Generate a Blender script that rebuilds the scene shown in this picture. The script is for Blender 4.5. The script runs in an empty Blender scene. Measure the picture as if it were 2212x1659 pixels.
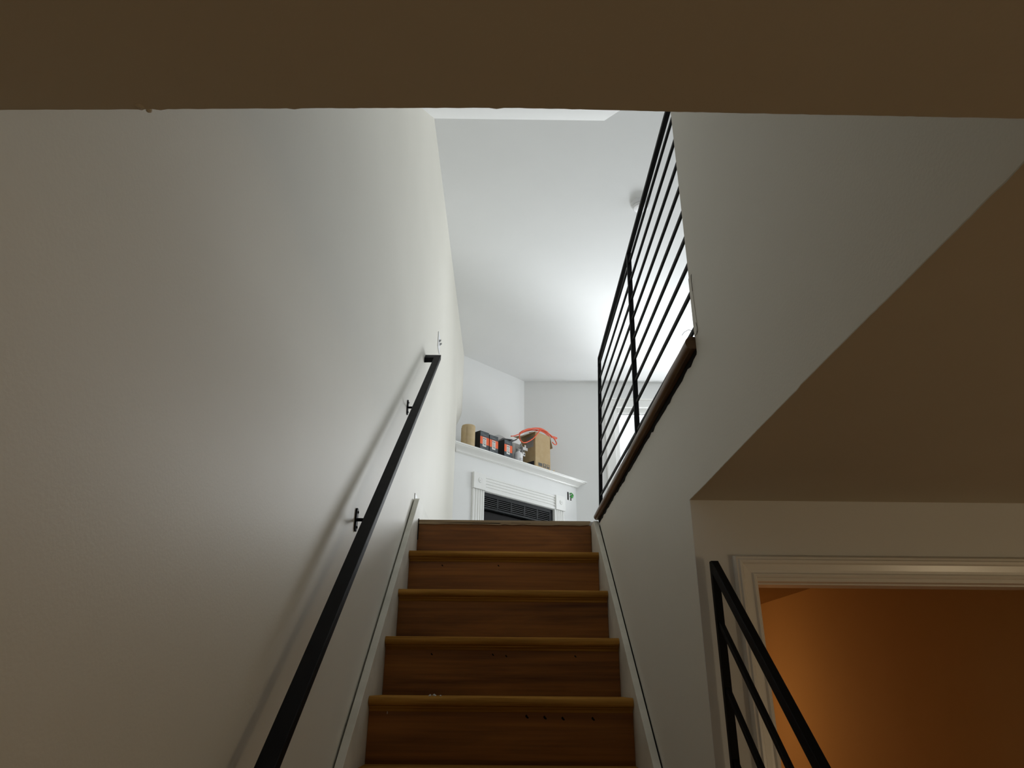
import bpy, bmesh, math, random
from math import sin, cos, pi, radians
from mathutils import Vector, Matrix

random.seed(4)
C = bpy.context.scene.collection
sc = bpy.context.scene

# ------------------------------------------------------------------ camera
# All measurements below are metres relative to the eye point; ZO lifts them so the lower floor is z = 0.
ZO = 1.86
cam = bpy.data.cameras.new('camera')
co = bpy.data.objects.new('camera', cam)
C.objects.link(co)
cam.sensor_fit = 'HORIZONTAL'
cam.sensor_width = 36.0
cam.lens = 36.0 * 1500.0 / 2212.0
cam.clip_start = 0.02
cam.clip_end = 200
co.matrix_world = Matrix((
    (0.9999321775943031, -0.010649680332213059, -0.004714288953477098, 0.0),
    (-0.00856249694825861, -0.39785030463158755, -0.9174103873134225, 0.0),
    (0.00789455, 0.9173885324187209, -0.3979145093221647, ZO),
    (0, 0, 0, 1)))
sc.camera = co

# ------------------------------------------------------------------ light and exposure
vs = sc.view_settings
vs.view_transform = 'Standard'
vs.look = 'None'
vs.exposure = 0.0
vs.gamma = 1.0
vs.use_curve_mapping = False
sc.cycles.use_denoising = True
sc.cycles.max_bounces = 14
sc.cycles.diffuse_bounces = 10
sc.cycles.sample_clamp_indirect = 4.0

world = bpy.data.worlds.new('daylight')
sc.world = world
world.use_nodes = True
bg = world.node_tree.nodes['Background']
bg.inputs[0].default_value = (0.90, 0.96, 1.0, 1)
bg.inputs[1].default_value = 1.15


def area_light(name, loc, target, sx, sy, power, color, spread=180):
    l = bpy.data.lights.new(name, 'AREA')
    l.shape = 'RECTANGLE'
    l.size, l.size_y = sx, sy
    l.energy = power
    l.color = color
    l.spread = radians(spread)
    o = bpy.data.objects.new(name, l)
    C.objects.link(o)
    o.location = (loc[0], loc[1], loc[2] + ZO)
    d = Vector(target) - Vector(loc)
    o.rotation_euler = d.to_track_quat('-Z', 'Y').to_euler()
    return o


def point_light(name, loc, power, color, radius):
    l = bpy.data.lights.new(name, 'POINT')
    l.energy = power
    l.color = color
    l.shadow_soft_size = radius
    o = bpy.data.objects.new(name, l)
    C.objects.link(o)
    o.location = (loc[0], loc[1], loc[2] + ZO)
    return o


DAY = (0.94, 0.98, 1.005)
# daylight coming in through the back window (thrown upwards off the bright ground outside) and the wide side windows
area_light('back_window_daylight', (1.95, 7.66, 2.05), (1.1, 6.2, 3.0), 1.3, 1.05, 86, DAY, 140)
area_light('side_window_daylight', (5.28, 5.3, 2.0), (3.8, 5.2, 2.3), 2.8, 1.9, 36, DAY)
# the warm lamp of the lower room behind the door and the one of the lower hall
area_light('room_lamp', (0.60, 3.95, -0.12), (1.42, 3.75, -0.2), 0.25, 0.25, 1.6, (1.0, 0.5, 0.18))
point_light('hall_lamp', (2.6, -0.7, -0.75), 17, (1.0, 0.78, 0.49), 0.12)

# ------------------------------------------------------------------ materials
def nt_new(name):
    m = bpy.data.materials.new(name)
    m.use_nodes = True
    t = m.node_tree
    return m, t, t.nodes['Principled BSDF']


def paint(name, col, rough=0.6, var=0.03, bump=0.02, scale=3.0, spec=0.3):
    m, t, p = nt_new(name)
    tc = t.nodes.new('ShaderNodeTexCoord')
    n1 = t.nodes.new('ShaderNodeTexNoise')
    n1.inputs['Scale'].default_value = scale
    n1.inputs['Detail'].default_value = 5
    t.links.new(tc.outputs['Object'], n1.inputs['Vector'])
    r = t.nodes.new('ShaderNodeValToRGB')
    r.color_ramp.elements[0].position = 0.3
    r.color_ramp.elements[1].position = 0.7
    a = [max(0, c - var) for c in col]
    b = [min(1, c + var) for c in col]
    r.color_ramp.elements[0].color = (*a, 1)
    r.color_ramp.elements[1].color = (*b, 1)
    t.links.new(n1.outputs['Fac'], r.inputs['Fac'])
    t.links.new(r.outputs['Color'], p.inputs['Base Color'])
    p.inputs['Roughness'].default_value = rough
    p.inputs['Specular IOR Level'].default_value = spec
    if bump:
        n2 = t.nodes.new('ShaderNodeTexNoise')
        n2.inputs['Scale'].default_value = 180
        n2.inputs['Detail'].default_value = 2
        t.links.new(tc.outputs['Object'], n2.inputs['Vector'])
        bp = t.nodes.new('ShaderNodeBump')
        bp.inputs['Strength'].default_value = bump
        bp.inputs['Distance'].default_value = 0.01
        t.links.new(n2.outputs['Fac'], bp.inputs['Height'])
        t.links.new(bp.outputs['Normal'], p.inputs['Normal'])
    return m


def plain(name, col, rough=0.5, metal=0.0, spec=0.4):
    m, t, p = nt_new(name)
    tc = t.nodes.new('ShaderNodeTexCoord')
    n1 = t.nodes.new('ShaderNodeTexNoise')
    n1.inputs['Scale'].default_value = 25
    t.links.new(tc.outputs['Object'], n1.inputs['Vector'])
    mx = t.nodes.new('ShaderNodeMapRange')
    mx.inputs['To Min'].default_value = max(0.02, rough - 0.06)
    mx.inputs['To Max'].default_value = min(1, rough + 0.06)
    t.links.new(n1.outputs['Fac'], mx.inputs['Value'])
    t.links.new(mx.outputs['Result'], p.inputs['Roughness'])
    p.inputs['Base Color'].default_value = (*col, 1)
    p.inputs['Metallic'].default_value = metal
    p.inputs['Specular IOR Level'].default_value = spec
    return m


def wood(name, dark, light, rough=0.4, scale=(1.1, 20, 20), coat=0.0, spec=0.35):
    m, t, p = nt_new(name)
    tc = t.nodes.new('ShaderNodeTexCoord')
    oi = t.nodes.new('ShaderNodeObjectInfo')
    ad = t.nodes.new('ShaderNodeVectorMath')
    ad.operation = 'MULTIPLY_ADD'
    ad.inputs[1].default_value = scale
    cmb = t.nodes.new('ShaderNodeMath')
    cmb.operation = 'MULTIPLY'
    cmb.inputs[1].default_value = 40
    t.links.new(oi.outputs['Random'], cmb.inputs[0])
    t.links.new(tc.outputs['Object'], ad.inputs[0])
    t.links.new(cmb.outputs[0], ad.inputs[2])
    n1 = t.nodes.new('ShaderNodeTexNoise')
    n1.inputs['Scale'].default_value = 1.0
    n1.inputs['Detail'].default_value = 6
    n1.inputs['Roughness'].default_value = 0.6
    n1.inputs['Distortion'].default_value = 1.5
    t.links.new(ad.outputs[0], n1.inputs['Vector'])
    ml = t.nodes.new('ShaderNodeVectorMath')
    ml.operation = 'MULTIPLY'
    ml.inputs[1].default_value = (3.0, 9, 9)
    t.links.new(ad.outputs[0], ml.inputs[0])
    n2 = t.nodes.new('ShaderNodeTexNoise')
    n2.inputs['Scale'].default_value = 1.0
    n2.inputs['Detail'].default_value = 4
    t.links.new(ml.outputs[0], n2.inputs['Vector'])
    mix = t.nodes.new('ShaderNodeMix')
    mix.data_type = 'FLOAT'
    mix.inputs['Factor'].default_value = 0.35
    t.links.new(n1.outputs['Fac'], mix.inputs['A'])
    t.links.new(n2.outputs['Fac'], mix.inputs['B'])
    r = t.nodes.new('ShaderNodeValToRGB')
    r.color_ramp.elements[0].position = 0.33
    r.color_ramp.elements[1].position = 0.64
    r.color_ramp.elements[0].color = (*dark, 1)
    r.color_ramp.elements[1].color = (*light, 1)
    t.links.new(mix.outputs['Result'], r.inputs['Fac'])
    t.links.new(r.outputs['Color'], p.inputs['Base Color'])
    p.inputs['Roughness'].default_value = rough
    p.inputs['Specular IOR Level'].default_value = spec
    p.inputs['Coat Weight'].default_value = coat
    p.inputs['Coat Roughness'].default_value = 0.25
    bp = t.nodes.new('ShaderNodeBump')
    bp.inputs['Strength'].default_value = 0.12
    bp.inputs['Distance'].default_value = 0.004
    t.links.new(n2.outputs['Fac'], bp.inputs['Height'])
    t.links.new(bp.outputs['Normal'], p.inputs['Normal'])
    return m


M = {}
M['whitewall'] = paint('bright_wall_paint', (0.78, 0.785, 0.78), 0.6, 0.012, 0.03, 1.6)
M['wall'] = paint('warm_light_wall_paint', (0.685, 0.665, 0.60), 0.55, 0.015, 0.03, 1.6)  # stairwell walls: the dimmer, warmer light is put into the paint colour
M['hallwall'] = paint('cool_light_wall_paint', (0.75, 0.77, 0.78), 0.6, 0.015, 0.03, 1.6)  # bluish tint puts cool daylight into the colour under the warm lamp
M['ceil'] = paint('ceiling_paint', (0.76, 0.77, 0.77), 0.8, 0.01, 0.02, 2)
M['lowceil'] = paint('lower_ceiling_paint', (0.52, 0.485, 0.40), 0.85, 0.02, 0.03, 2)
M['trim'] = paint('white_gloss_trim', (0.82, 0.82, 0.80), 0.25, 0.01, 0.0, 4, 0.5)
M['skirt'] = paint('scuffed_white_board', (0.62, 0.60, 0.53), 0.5, 0.06, 0.02, 9)
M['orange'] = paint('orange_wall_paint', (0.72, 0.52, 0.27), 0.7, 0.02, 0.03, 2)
M['tread'] = wood('varnished_oak', (0.21, 0.095, 0.019), (0.43, 0.22, 0.05), 0.75, (1.1, 20, 20), 0.0, 0.0)
M['riser'] = wood('varnished_pine', (0.085, 0.026, 0.0048), (0.315, 0.118, 0.022), 0.42, (0.6, 7.5, 7.5), 0.0)
M['cap'] = wood('dark_stained_cap', (0.075, 0.04, 0.018), (0.19, 0.10, 0.045), 0.4, (20, 0.9, 20), 0.1)
M['floorwood'] = wood('floor_boards', (0.26, 0.13, 0.05), (0.46, 0.27, 0.12), 0.4, (12, 0.8, 12))
M['carpet'] = paint('pale_subfloor', (0.55, 0.54, 0.52), 0.9, 0.03, 0.02, 5)
M['raw'] = wood('raw_wood_edge', (0.22, 0.15, 0.08), (0.42, 0.32, 0.2), 0.8, (1.5, 25, 25))
M['black'] = plain('black_powder_coat', (0.0045, 0.0045, 0.005), 0.6, 0.0, 0.12)
M['dark'] = plain('dark_cavity', (0.01, 0.009, 0.008), 0.9, 0, 0.1)
M['insert'] = plain('charcoal_fireplace_metal', (0.009, 0.0105, 0.012), 0.5, 0.0, 0.2)
M['slat'] = plain('louvre_metal', (0.13, 0.135, 0.14), 0.45, 0.1)
M['fireglass'] = plain('dark_fire_glass', (0.006, 0.005, 0.005), 0.5, 0, 0.12)
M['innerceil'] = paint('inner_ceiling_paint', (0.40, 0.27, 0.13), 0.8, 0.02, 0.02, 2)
M['kraft'] = paint('kraft_paper', (0.52, 0.40, 0.24), 0.8, 0.03, 0.0, 20)
M['carton'] = paint('brown_cardboard', (0.42, 0.31, 0.17), 0.8, 0.02, 0.0, 15)
M['carton_in'] = paint('cardboard_inside', (0.34, 0.25, 0.15), 0.85, 0.02, 0.0, 15)
M['boxblack'] = plain('black_printed_card', (0.012, 0.013, 0.016), 0.5)
M['boxgrey'] = plain('slate_printed_card', (0.05, 0.06, 0.068), 0.5)
M['boxtxt'] = plain('grey_print', (0.16, 0.19, 0.20), 0.6)
M['orangecard'] = plain('orange_print', (0.80, 0.12, 0.03), 0.5)
M['label'] = plain('white_label', (0.66, 0.66, 0.64), 0.6)
M['ink'] = plain('black_ink', (0.02, 0.02, 0.025), 0.7)
M['greyink'] = plain('grey_ink', (0.10, 0.10, 0.095), 0.8)
M['cord'] = plain('orange_cord', (0.75, 0.10, 0.035), 0.45)
M['plastic'] = plain('white_plastic', (0.74, 0.74, 0.75), 0.4)
M['greyplastic'] = plain('grey_metal', (0.36, 0.36, 0.35), 0.4, 0.3)
M['green'] = plain('green_wire', (0.06, 0.36, 0.07), 0.5)
M['clear'] = plain('off_white_plastic', (0.62, 0.62, 0.60), 0.35)
M['crumb'] = plain('white_plaster', (0.55, 0.54, 0.5), 0.9)


def glass_mat():
    m = bpy.data.materials.new('window_glass')
    m.use_nodes = True
    t = m.node_tree
    t.nodes.remove(t.nodes['Principled BSDF'])
    tr = t.nodes.new('ShaderNodeBsdfTransparent')
    gl = t.nodes.new('ShaderNodeBsdfGlossy')
    gl.inputs['Roughness'].default_value = 0.02
    fr = t.nodes.new('ShaderNodeFresnel')
    fr.inputs['IOR'].default_value = 1.45
    mx = t.nodes.new('ShaderNodeMixShader')
    t.links.new(fr.outputs[0], mx.inputs[0])
    t.links.new(tr.outputs[0], mx.inputs[1])
    t.links.new(gl.outputs[0], mx.inputs[2])
    t.links.new(mx.outputs[0], t.nodes['Material Output'].inputs['Surface'])
    return m


M['glass'] = glass_mat()

# ------------------------------------------------------------------ mesh helpers
WL = {}                                                   # world location of every object made here


class MB:
    def __init__(self):
        self.v, self.f = [], []

    def add(self, vs_, fs_):
        b = len(self.v)
        self.v += [tuple(p) for p in vs_]
        self.f += [tuple(i + b for i in f) for f in fs_]
        return self

    def box(self, x0, x1, y0, y1, z0, z1):
        v = [(x, y, z) for z in (z0, z1) for y in (y0, y1) for x in (x0, x1)]
        return self.add(v, [(0, 2, 3, 1), (4, 5, 7, 6), (0, 1, 5, 4), (2, 6, 7, 3), (0, 4, 6, 2), (1, 3, 7, 5)])

    def hexa(self, a, b):
        """two matching polygons (lists of points) joined into a solid"""
        n_ = len(a)
        fs_ = [tuple(range(n_ - 1, -1, -1)), tuple(range(n_, 2 * n_))]
        for i in range(n_):
            j = (i + 1) % n_
            fs_.append((i, j, n_ + j, n_ + i))
        return self.add(list(a) + list(b), fs_)

    def prism(self, poly, z0, z1):
        return self.hexa([(x, y, z0) for x, y in poly], [(x, y, z1) for x, y in poly])

    def loft(self, rings, caps=True, closed=True):
        b, n_ = len(self.v), len(rings[0])
        vs_ = [p for r in rings for p in r]
        fs_ = []
        for k in range(len(rings) - 1):
            for i in range(n_ if closed else n_ - 1):
                j = (i + 1) % n_
                fs_.append((k * n_ + i, k * n_ + j, (k + 1) * n_ + j, (k + 1) * n_ + i))
        if caps:
            fs_.append(tuple(range(n_ - 1, -1, -1)))
            fs_.append(tuple((len(rings) - 1) * n_ + i for i in range(n_)))
        return self.add(vs_, fs_)

    def tube(self, pts, r, n_=8):
        pts = [Vector(p) for p in pts]
        rings = []
        up = Vector((0.3, 0.2, 1)).normalized()
        for i, p in enumerate(pts):
            d = (pts[min(i + 1, len(pts) - 1)] - pts[max(i - 1, 0)]).normalized()
            a = d.cross(up)
            if a.length < 1e-3:
                a = d.cross(Vector((1, 0, 0)))
            a.normalize()
            b = d.cross(a)
            rings.append([tuple(p + a * (r * cos(2 * pi * k / n_)) + b * (r * sin(2 * pi * k / n_))) for k in range(n_)])
        return self.loft(rings)

    def lathe(self, c, prof, n_=20, axis=(0, 0, 1), caps=True):
        ax = Vector(axis).normalized()
        a = ax.orthogonal().normalized()
        b = ax.cross(a)
        c = Vector(c)
        rings = [[tuple(c + ax * h + a * (r * cos(2 * pi * k / n_)) + b * (r * sin(2 * pi * k / n_))) for k in range(n_)] for r, h in prof]
        return self.loft(rings, caps)


def obj(name, mb, mat, parent=None, bevel=0.0, seg=2, smooth=False, label=None, cat=None, group=None, kind=None):
    me = bpy.data.meshes.new(name)
    xs, ys, zs = zip(*mb.v)
    c = Vector(((min(xs) + max(xs)) / 2, (min(ys) + max(ys)) / 2, min(zs)))
    me.from_pydata([tuple(Vector(p) - c) for p in mb.v], [], mb.f)
    bm = bmesh.new()
    bm.from_mesh(me)
    bmesh.ops.recalc_face_normals(bm, faces=bm.faces)
    if bevel:
        es = [e for e in bm.edges if len(e.link_faces) == 2 and e.calc_face_angle(0) > 0.6]
        bmesh.ops.bevel(bm, geom=es, offset=bevel, segments=seg, affect='EDGES', profile=0.5, clamp_overlap=True)
    bm.to_mesh(me)
    bm.free()
    if smooth:
        for p in me.polygons:
            p.use_smooth = True
    me.materials.append(M[mat] if isinstance(mat, str) else mat)
    o = bpy.data.objects.new(name, me)
    C.objects.link(o)
    cw = c + Vector((0, 0, ZO))
    WL[o] = cw
    if parent:
        o.parent = parent
        o.location = cw - WL[parent]
    else:
        o.location = cw
    tag(o, label, cat, group, kind)
    return o


def tag(o, label=None, cat=None, group=None, kind=None):
    for k, v in (('label', label), ('category', cat), ('group', group), ('kind', kind)):
        if v:
            o[k] = v
    return o


def thing(name, loc, label, cat, group=None, kind=None):
    o = bpy.data.objects.new(name, None)
    C.objects.link(o)
    o.empty_display_size = 0.1
    o.location = (loc[0], loc[1], loc[2] + ZO)
    WL[o] = Vector(o.location)
    return tag(o, label, cat, group, kind)


def piece(src, name, parent, loc):
    """another piece that shares the mesh of src, with its own base point (world)"""
    o = src.copy()
    o.name = name
    C.objects.link(o)
    o.parent = parent
    w = Vector((loc[0], loc[1], loc[2] + ZO))
    WL[o] = w
    o.location = w - WL[parent]
    return o


def struct(name, mb, mat, parent=None, **k):
    return obj(name, mb, mat, parent, kind=None if parent else 'structure', **k)


def wobble(a, b, step, amp, seed):
    """points from a to b (2-D) with small uneven offsets: a torn board edge"""
    r = random.Random(seed)
    n_ = max(2, int(math.hypot(b[0] - a[0], b[1] - a[1]) / step))
    out = []
    for i in range(n_ + 1):
        t = i / n_
        j = r.uniform(-amp, amp) * (0 if i in (0, n_) else 1)
        dx, dy = b[0] - a[0], b[1] - a[1]
        L = math.hypot(dx, dy)
        out.append((a[0] + dx * t - dy / L * j, a[1] + dy * t + dx / L * j))
    return out


# ------------------------------------------------------------------ key dimensions (relative to the eye)
FL, LC, FU, CU, CH = -1.86, 0.427, 0.770, 3.27, 3.78      # lower floor, lower ceiling, upper floor, upper ceilings
XL, XR = -0.486, 0.4545                                    # stairwell walls
SL, SR = -0.454, 0.4264                                    # inner faces of the stair skirts
YC, YB = 1.70, 7.455                                       # hall wall with the door, back wall upstairs
Y0, Z0, RUN, RISE = 2.527, -0.036, 0.2437, 0.2022          # a nosing and the pitch of the stairs
SS = math.atan2(RISE, RUN)
XE = 5.2                                                   # right wall upstairs


def on_slope(X, along, off):
    return (X, Y0 + along * cos(SS) - off * sin(SS), Z0 + along * sin(SS) + off * cos(SS))


# diagonal (fireplace) frame: t along the face, D across it
DA = radians(45.3)
DN, DU = (sin(DA), -cos(DA)), (cos(DA), sin(DA))


def dg(t, z, D):
    return (DN[0] * D + DU[0] * t, DN[1] * D + DU[1] * t, z)


def t_at_x(D, x):
    return (x - DN[0] * D) / DU[0]


def t_at_y(D, y):
    return (y - DN[1] * D) / DU[1]


class DB(MB):
    """boxes laid out in the diagonal frame"""
    def dbox(self, t0, t1, z0, z1, D0, D1):
        a = [dg(t, z0, D) for t, D in ((t0, D0), (t1, D0), (t1, D1), (t0, D1))]
        b = [dg(t, z1, D) for t, D in ((t0, D0), (t1, D0), (t1, D1), (t0, D1))]
        return self.hexa(a, b)

    def dprof_t(self, prof, t0, t1):
        """profile of (D, z) points swept along t"""
        return self.hexa([dg(t0, z, D) for D, z in prof], [dg(t1, z, D) for D, z in prof])

    def dprof_z(self, prof, z0, z1):
        """profile of (t, D) points swept upwards"""
        return self.hexa([dg(t, z0, D) for t, D in prof], [dg(t, z1, D) for t, D in prof])


# ------------------------------------------------------------------ the setting
m = MB().box(-0.75, 3.2, -3.2, 6.0, FL - 0.1, FL)
struct('floor', m, 'floorwood')

# left wall of the stairwell; past the end of the boxed-out part it falls back a little above the mantel
m = MB().box(-0.66, XL, -3.0, 6.09, FL, CH)
zs = [FL] + [2.30 + 0.02 * k for k in range(19)] + [CH]
xs = []
for z in zs:
    q = min(1, max(0, (z - 2.32) / 0.32))
    xs.append(XL - 0.075 * (1 - q * q * (3 - 2 * q)))
m.loft([[(x, 6.09, z), (x, 7.6, z), (-0.66, 7.6, z), (-0.66, 6.09, z)] for x, z in zip(xs, zs)])
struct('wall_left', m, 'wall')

# right wall: below the upper floor along the stairs, the band over the hall ceiling, and the full-height part nearer the eye
m = MB().box(XR, XR + 0.11, YC + 0.003, 3.50, FL, LC + 0.002)
m.box(XR, XR + 0.11, YC, 3.50, LC + 0.002, 0.7425)
m.box(XR, XR + 0.11, 0.40, YC, LC + 0.002, 0.7425)
m.box(XR, XR + 0.11, 0.40, 1.508, 0.7425, CH)
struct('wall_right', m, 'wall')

struct('wall_light_block', MB().box(-0.66, 0.565, 3.66, 3.76, FL, LC + .30), 'wall')  # unseen wall added to keep outdoor light from under the stairs
# the hall wall with the doorway
DX0, DX1, DZ = 0.598, 1.36, 0.238
m = MB().box(XR + 0.11, DX0 - 0.018, YC, YC + 0.12, FL, LC)
m.box(XR + 0.0003, XR + 0.11, YC, YC + 0.003, FL, LC)
m.box(DX1 + 0.018, 3.2, YC, YC + 0.12, FL, LC)
m.box(DX0 - 0.018, DX1 + 0.018, YC, YC + 0.12, DZ + 0.012, LC)
struct('wall_door', m, 'hallwall')
m = MB().box(3.1, 3.2, -3.0, YC, FL, LC)
struct('wall_hall_right', m, 'hallwall')
m = MB().box(-0.66, 3.2, -3.1, -3.0, FL, LC)
struct('wall_hall_back', m, 'hallwall')

# lower ceiling: a board with a torn edge around the stair opening
near = [(-0.486, .4345), (-.417, .434), (-.322, .432), (-.152, .428), (0, .425), (.073, .426), (.129, .427), (.224, .428), (.337, .429), (XR, .430)]
edge = []
rr = random.Random(8)
for (a, b) in zip(near[:-1], near[1:]):
    n_ = max(3, int((b[0] - a[0]) / 0.006))
    for i in range(n_):
        q = i / n_
        big = rr.random() < 0.05
        edge.append((a[0] + (b[0] - a[0]) * q, a[1] + (b[1] - a[1]) * q + rr.uniform(-0.00022, 0.00022) + (0.0012 if big else 0)))
edge.append(near[-1])
# the long edge over the hall is slightly wavy; it laps a few millimetres under the wall plaster
rx = [(.4515, .430), (.4530, .4814), (.4545, .5079), (.4532, .5277), (.4535, .5536), (.4533, .567), (.4525, .6749), (.4506, .7951), (.4500, .890),
      (.4495, .977), (.4512, 1.0008), (.4508, 1.1722), (.4527, 1.4112), (.4543, 1.5351), (.4540, YC)]
right = []
for (a, b) in zip(rx[:-1], rx[1:]):
    n_ = max(2, int((b[1] - a[1]) / 0.012))
    for i in range(n_):
        q = i / n_
        right.append((a[0] + (b[0] - a[0]) * q + rr.uniform(-0.0003, 0.0003), a[1] + (b[1] - a[1]) * q))
right.append(rx[-1])
m = MB()
zt = LC + 0.0018
# near strip
strip = [(x, y) for x, y in edge]
m.hexa([(x, y, LC) for x, y in [(-0.66, -3.0), (XR, -3.0)] + strip[::-1] + [(-0.66, strip[0][1])]],
       [(x, y, zt) for x, y in [(-0.66, -3.0), (XR, -3.0)] + strip[::-1] + [(-0.66, strip[0][1])]])
side = [(3.2, -3.0), (3.2, YC)] + right[::-1] + [(XR, -3.0)]
m.hexa([(x, y, LC) for x, y in side], [(x, y, zt) for x, y in side])
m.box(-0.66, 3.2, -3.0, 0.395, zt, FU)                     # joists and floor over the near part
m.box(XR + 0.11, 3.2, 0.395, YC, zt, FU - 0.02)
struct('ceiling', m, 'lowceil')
# a dab of plaster left hanging on the torn edge
m = MB().lathe((-0.301, 0.429, LC + 0.001), [(0.0012, -0.0022), (0.0034, -0.0012), (0.0042, 0.0006)], 9)
m.lathe((-0.296, 0.4335, LC + 0.001), [(0.0008, -0.0018), (0.0022, -0.0008), (0.0026, 0.0006)], 8)
struct('trim_9', m, 'lowceil')

# upper floor
m = MB().box(XR + 0.05, XE, 1.3, 7.6, FU - 0.04, FU - 0.002)
m.box(XL, XR + 0.05, 3.535, 7.6, FU - 0.04, FU)
struct('floor_upper', m, 'carpet')
m = MB().box(XR + 0.11, XE, YC + 0.12, 7.6, LC + 0.001, FU - 0.041)
m.box(XL, XR + 0.11, 3.58, 7.6, LC + 0.001, FU - 0.041)
struct('floor_joists', m, 'raw')

# upper ceiling, and the sloping underside of the next flight of stairs over the stairwell
m = MB().box(-0.66, XE + 0.2, 0.2, 7.6, CU, CH)
struct('ceiling_upper', m, 'ceil')
ring = [(3.352, CU + 0.001), (0.40, CU - 0.83 * 2.952), (0.40, CU + 0.001)]
m = MB().hexa([(-0.66, y, z) for y, z in ring], [(0.585, y, z) for y, z in ring])
struct('ceiling_slope', m, 'whitewall')
m = MB().box(XL, XR, 0.31, 0.41, FU, CH)
struct('wall_near_upper', m, 'wall')
m = MB().box(XR + 0.11, XE + 0.2, 1.40, 1.508, FU, CH)
struct('wall_room_near', m, 'whitewall')

# back wall upstairs with its window opening
WX0, WX1, WZ0, WZ1 = 1.208, 2.66, 1.55, 2.951
m = MB().box(-0.66, WX0, YB, YB + 0.15, FU, CU)
m.box(WX1, XE + 0.2, YB, YB + 0.15, FU, CU)
m.box(WX0, WX1, YB, YB + 0.15, FU, WZ0)
m.box(WX0, WX1, YB, YB + 0.15, WZ1, CU)
struct('wall_back', m, 'whitewall')
# right wall upstairs with a wide window
m = MB().box(XE, XE + 0.2, 1.508, 1.9, FU, CU)
m.box(XE, XE + 0.2, 6.8, YB, FU, CU)
m.box(XE, XE + 0.2, 1.9, 6.8, FU, 1.0)
m.box(XE, XE + 0.2, 1.9, 6.8, 3.0, CU)
struct('wall_right_upper', m, 'whitewall')

# diagonal wall over the mantel and the chimney breast below it
DW, DF, DM = -5.115, -4.71, -4.62
a = dg(t_at_x(DW, -0.60), 0, DW)
b = dg(t_at_y(DW, YB), 0, DW)
m = MB().prism([(a[0], a[1]), (b[0], b[1]), (-0.60, YB)], 2.065, CU)
struct('wall_diagonal', m, 'whitewall')
fa = dg(t_at_x(DF, -0.60), 0, DF)
fb = dg(t_at_y(DF, YB), 0, DF)
# breast with a real opening for the fire
T0, T1, ZT = 4.43, 5.445, 1.687
m = DB()
m.hexa([dg(t_at_x(DF, -0.60), FU, DF), dg(T0, FU, DF), dg(T0, FU, DF - 0.36), (-0.60, YB - 0.9, FU)],
       [dg(t_at_x(DF, -0.60), 2.03, DF), dg(T0, 2.03, DF), dg(T0, 2.03, DF - 0.36), (-0.60, YB - 0.9, 2.03)])
m.hexa([dg(T1, FU, DF), (fb[0], fb[1], FU), dg(T1, FU, DF - 0.36)],
       [dg(T1, 2.03, DF), (fb[0], fb[1], 2.03), dg(T1, 2.03, DF - 0.36)])
m.dbox(T0, T1, ZT, 2.03, DF, DF - 0.36)
struct('wall_fireplace', m, 'whitewall')

# ------------------------------------------------------------------ window in the back wall
win = thing('window_1', (1.93, YB, WZ0), None, None, kind='structure')
for x0, x1, z0, z1 in ((WX0, WX0 + 0.05, WZ0, WZ1), (WX1 - 0.05, WX1, WZ0, WZ1), (WX0 + .05, WX1 - .05, WZ1 - 0.06, WZ1), (WX0 + .05, WX1 - .05, WZ0, WZ0 + 0.06)):
    obj('window_frame', MB().box(x0, x1, YB + 0.02, YB + 0.09, z0, z1), 'trim', win, bevel=0.003)
for x0, x1, z0, z1 in ((WX0 + .05, WX0 + 0.062, WZ0 + .06, WZ1 - .06), (WX1 - 0.062, WX1 - .05, WZ0 + .06, WZ1 - .06), (WX0 + .062, WX1 - .062, WZ1 - 0.075, WZ1 - .06), (WX0 + .062, WX1 - .062, WZ0 + .06, WZ0 + 0.075)):
    obj('window_bead', MB().box(x0, x1, YB + 0.045, YB + 0.075, z0, z1), 'plastic', win)
m = MB().box(WX0 + 0.05, WX1 - 0.05, YB + 0.055, YB + 0.060, WZ0 + 0.06, WZ1 - 0.06)
obj('pane', m, 'glass', win)
m = MB().box(WX0 - 0.098, WX0 + 0.004, YB - 0.020, YB + 0.002, WZ0 - 0.02, WZ1)
m.box(WX0 - 0.105, WX0 - 0.080, YB - 0.027, YB + 0.001, WZ0 - 0.02, WZ1)
obj('casing', m, 'trim', win, bevel=0.003)
obj('casing', MB().box(WX1 - 0.004, WX1 + 0.098, YB - 0.020, YB + 0.002, WZ0 - 0.02, WZ1), 'trim', win, bevel=0.003)
m = MB().box(WX0 - 0.098, WX1 + 0.098, YB - 0.026, YB + 0.002, WZ1, WZ1 + 0.095)
m.box(WX0 - 0.11, WX1 + 0.11, YB - 0.045, YB + 0.002, WZ1 + 0.088, WZ1 + 0.105)
m.box(WX0 - 0.0, WX1 + 0.0, YB - 0.032, YB + 0.002, WZ1 - 0.004, WZ1 + 0.010)
obj('head_casing', m, 'trim', win, bevel=0.003)
m = MB().box(WX0 - 0.12, WX1 + 0.12, YB - 0.06, YB + 0.03, WZ0 - 0.03, WZ0)
obj('window_sill', m, 'trim', win, bevel=0.004)
win2 = thing('window_2', (XE + .1, 5.2, 1.0), None, None, kind='structure')
for y0, y1, z0, z1 in ((1.9, 1.98, 1.0, 3.0), (6.72, 6.8, 1.0, 3.0), (1.98, 6.72, 1.0, 1.08), (1.98, 6.72, 2.92, 3.0), (3.56, 3.64, 1.08, 2.92), (5.16, 5.24, 1.08, 2.92)):
    obj('window_frame', MB().box(XE + 0.04, XE + 0.12, y0, y1, z0, z1), 'trim', win2)
for y0, y1 in ((1.98, 3.56), (3.64, 5.16), (5.24, 6.72)):
    obj('pane', MB().box(XE + 0.075, XE + 0.081, y0, y1, 1.08, 2.92), 'glass', win2)

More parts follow.
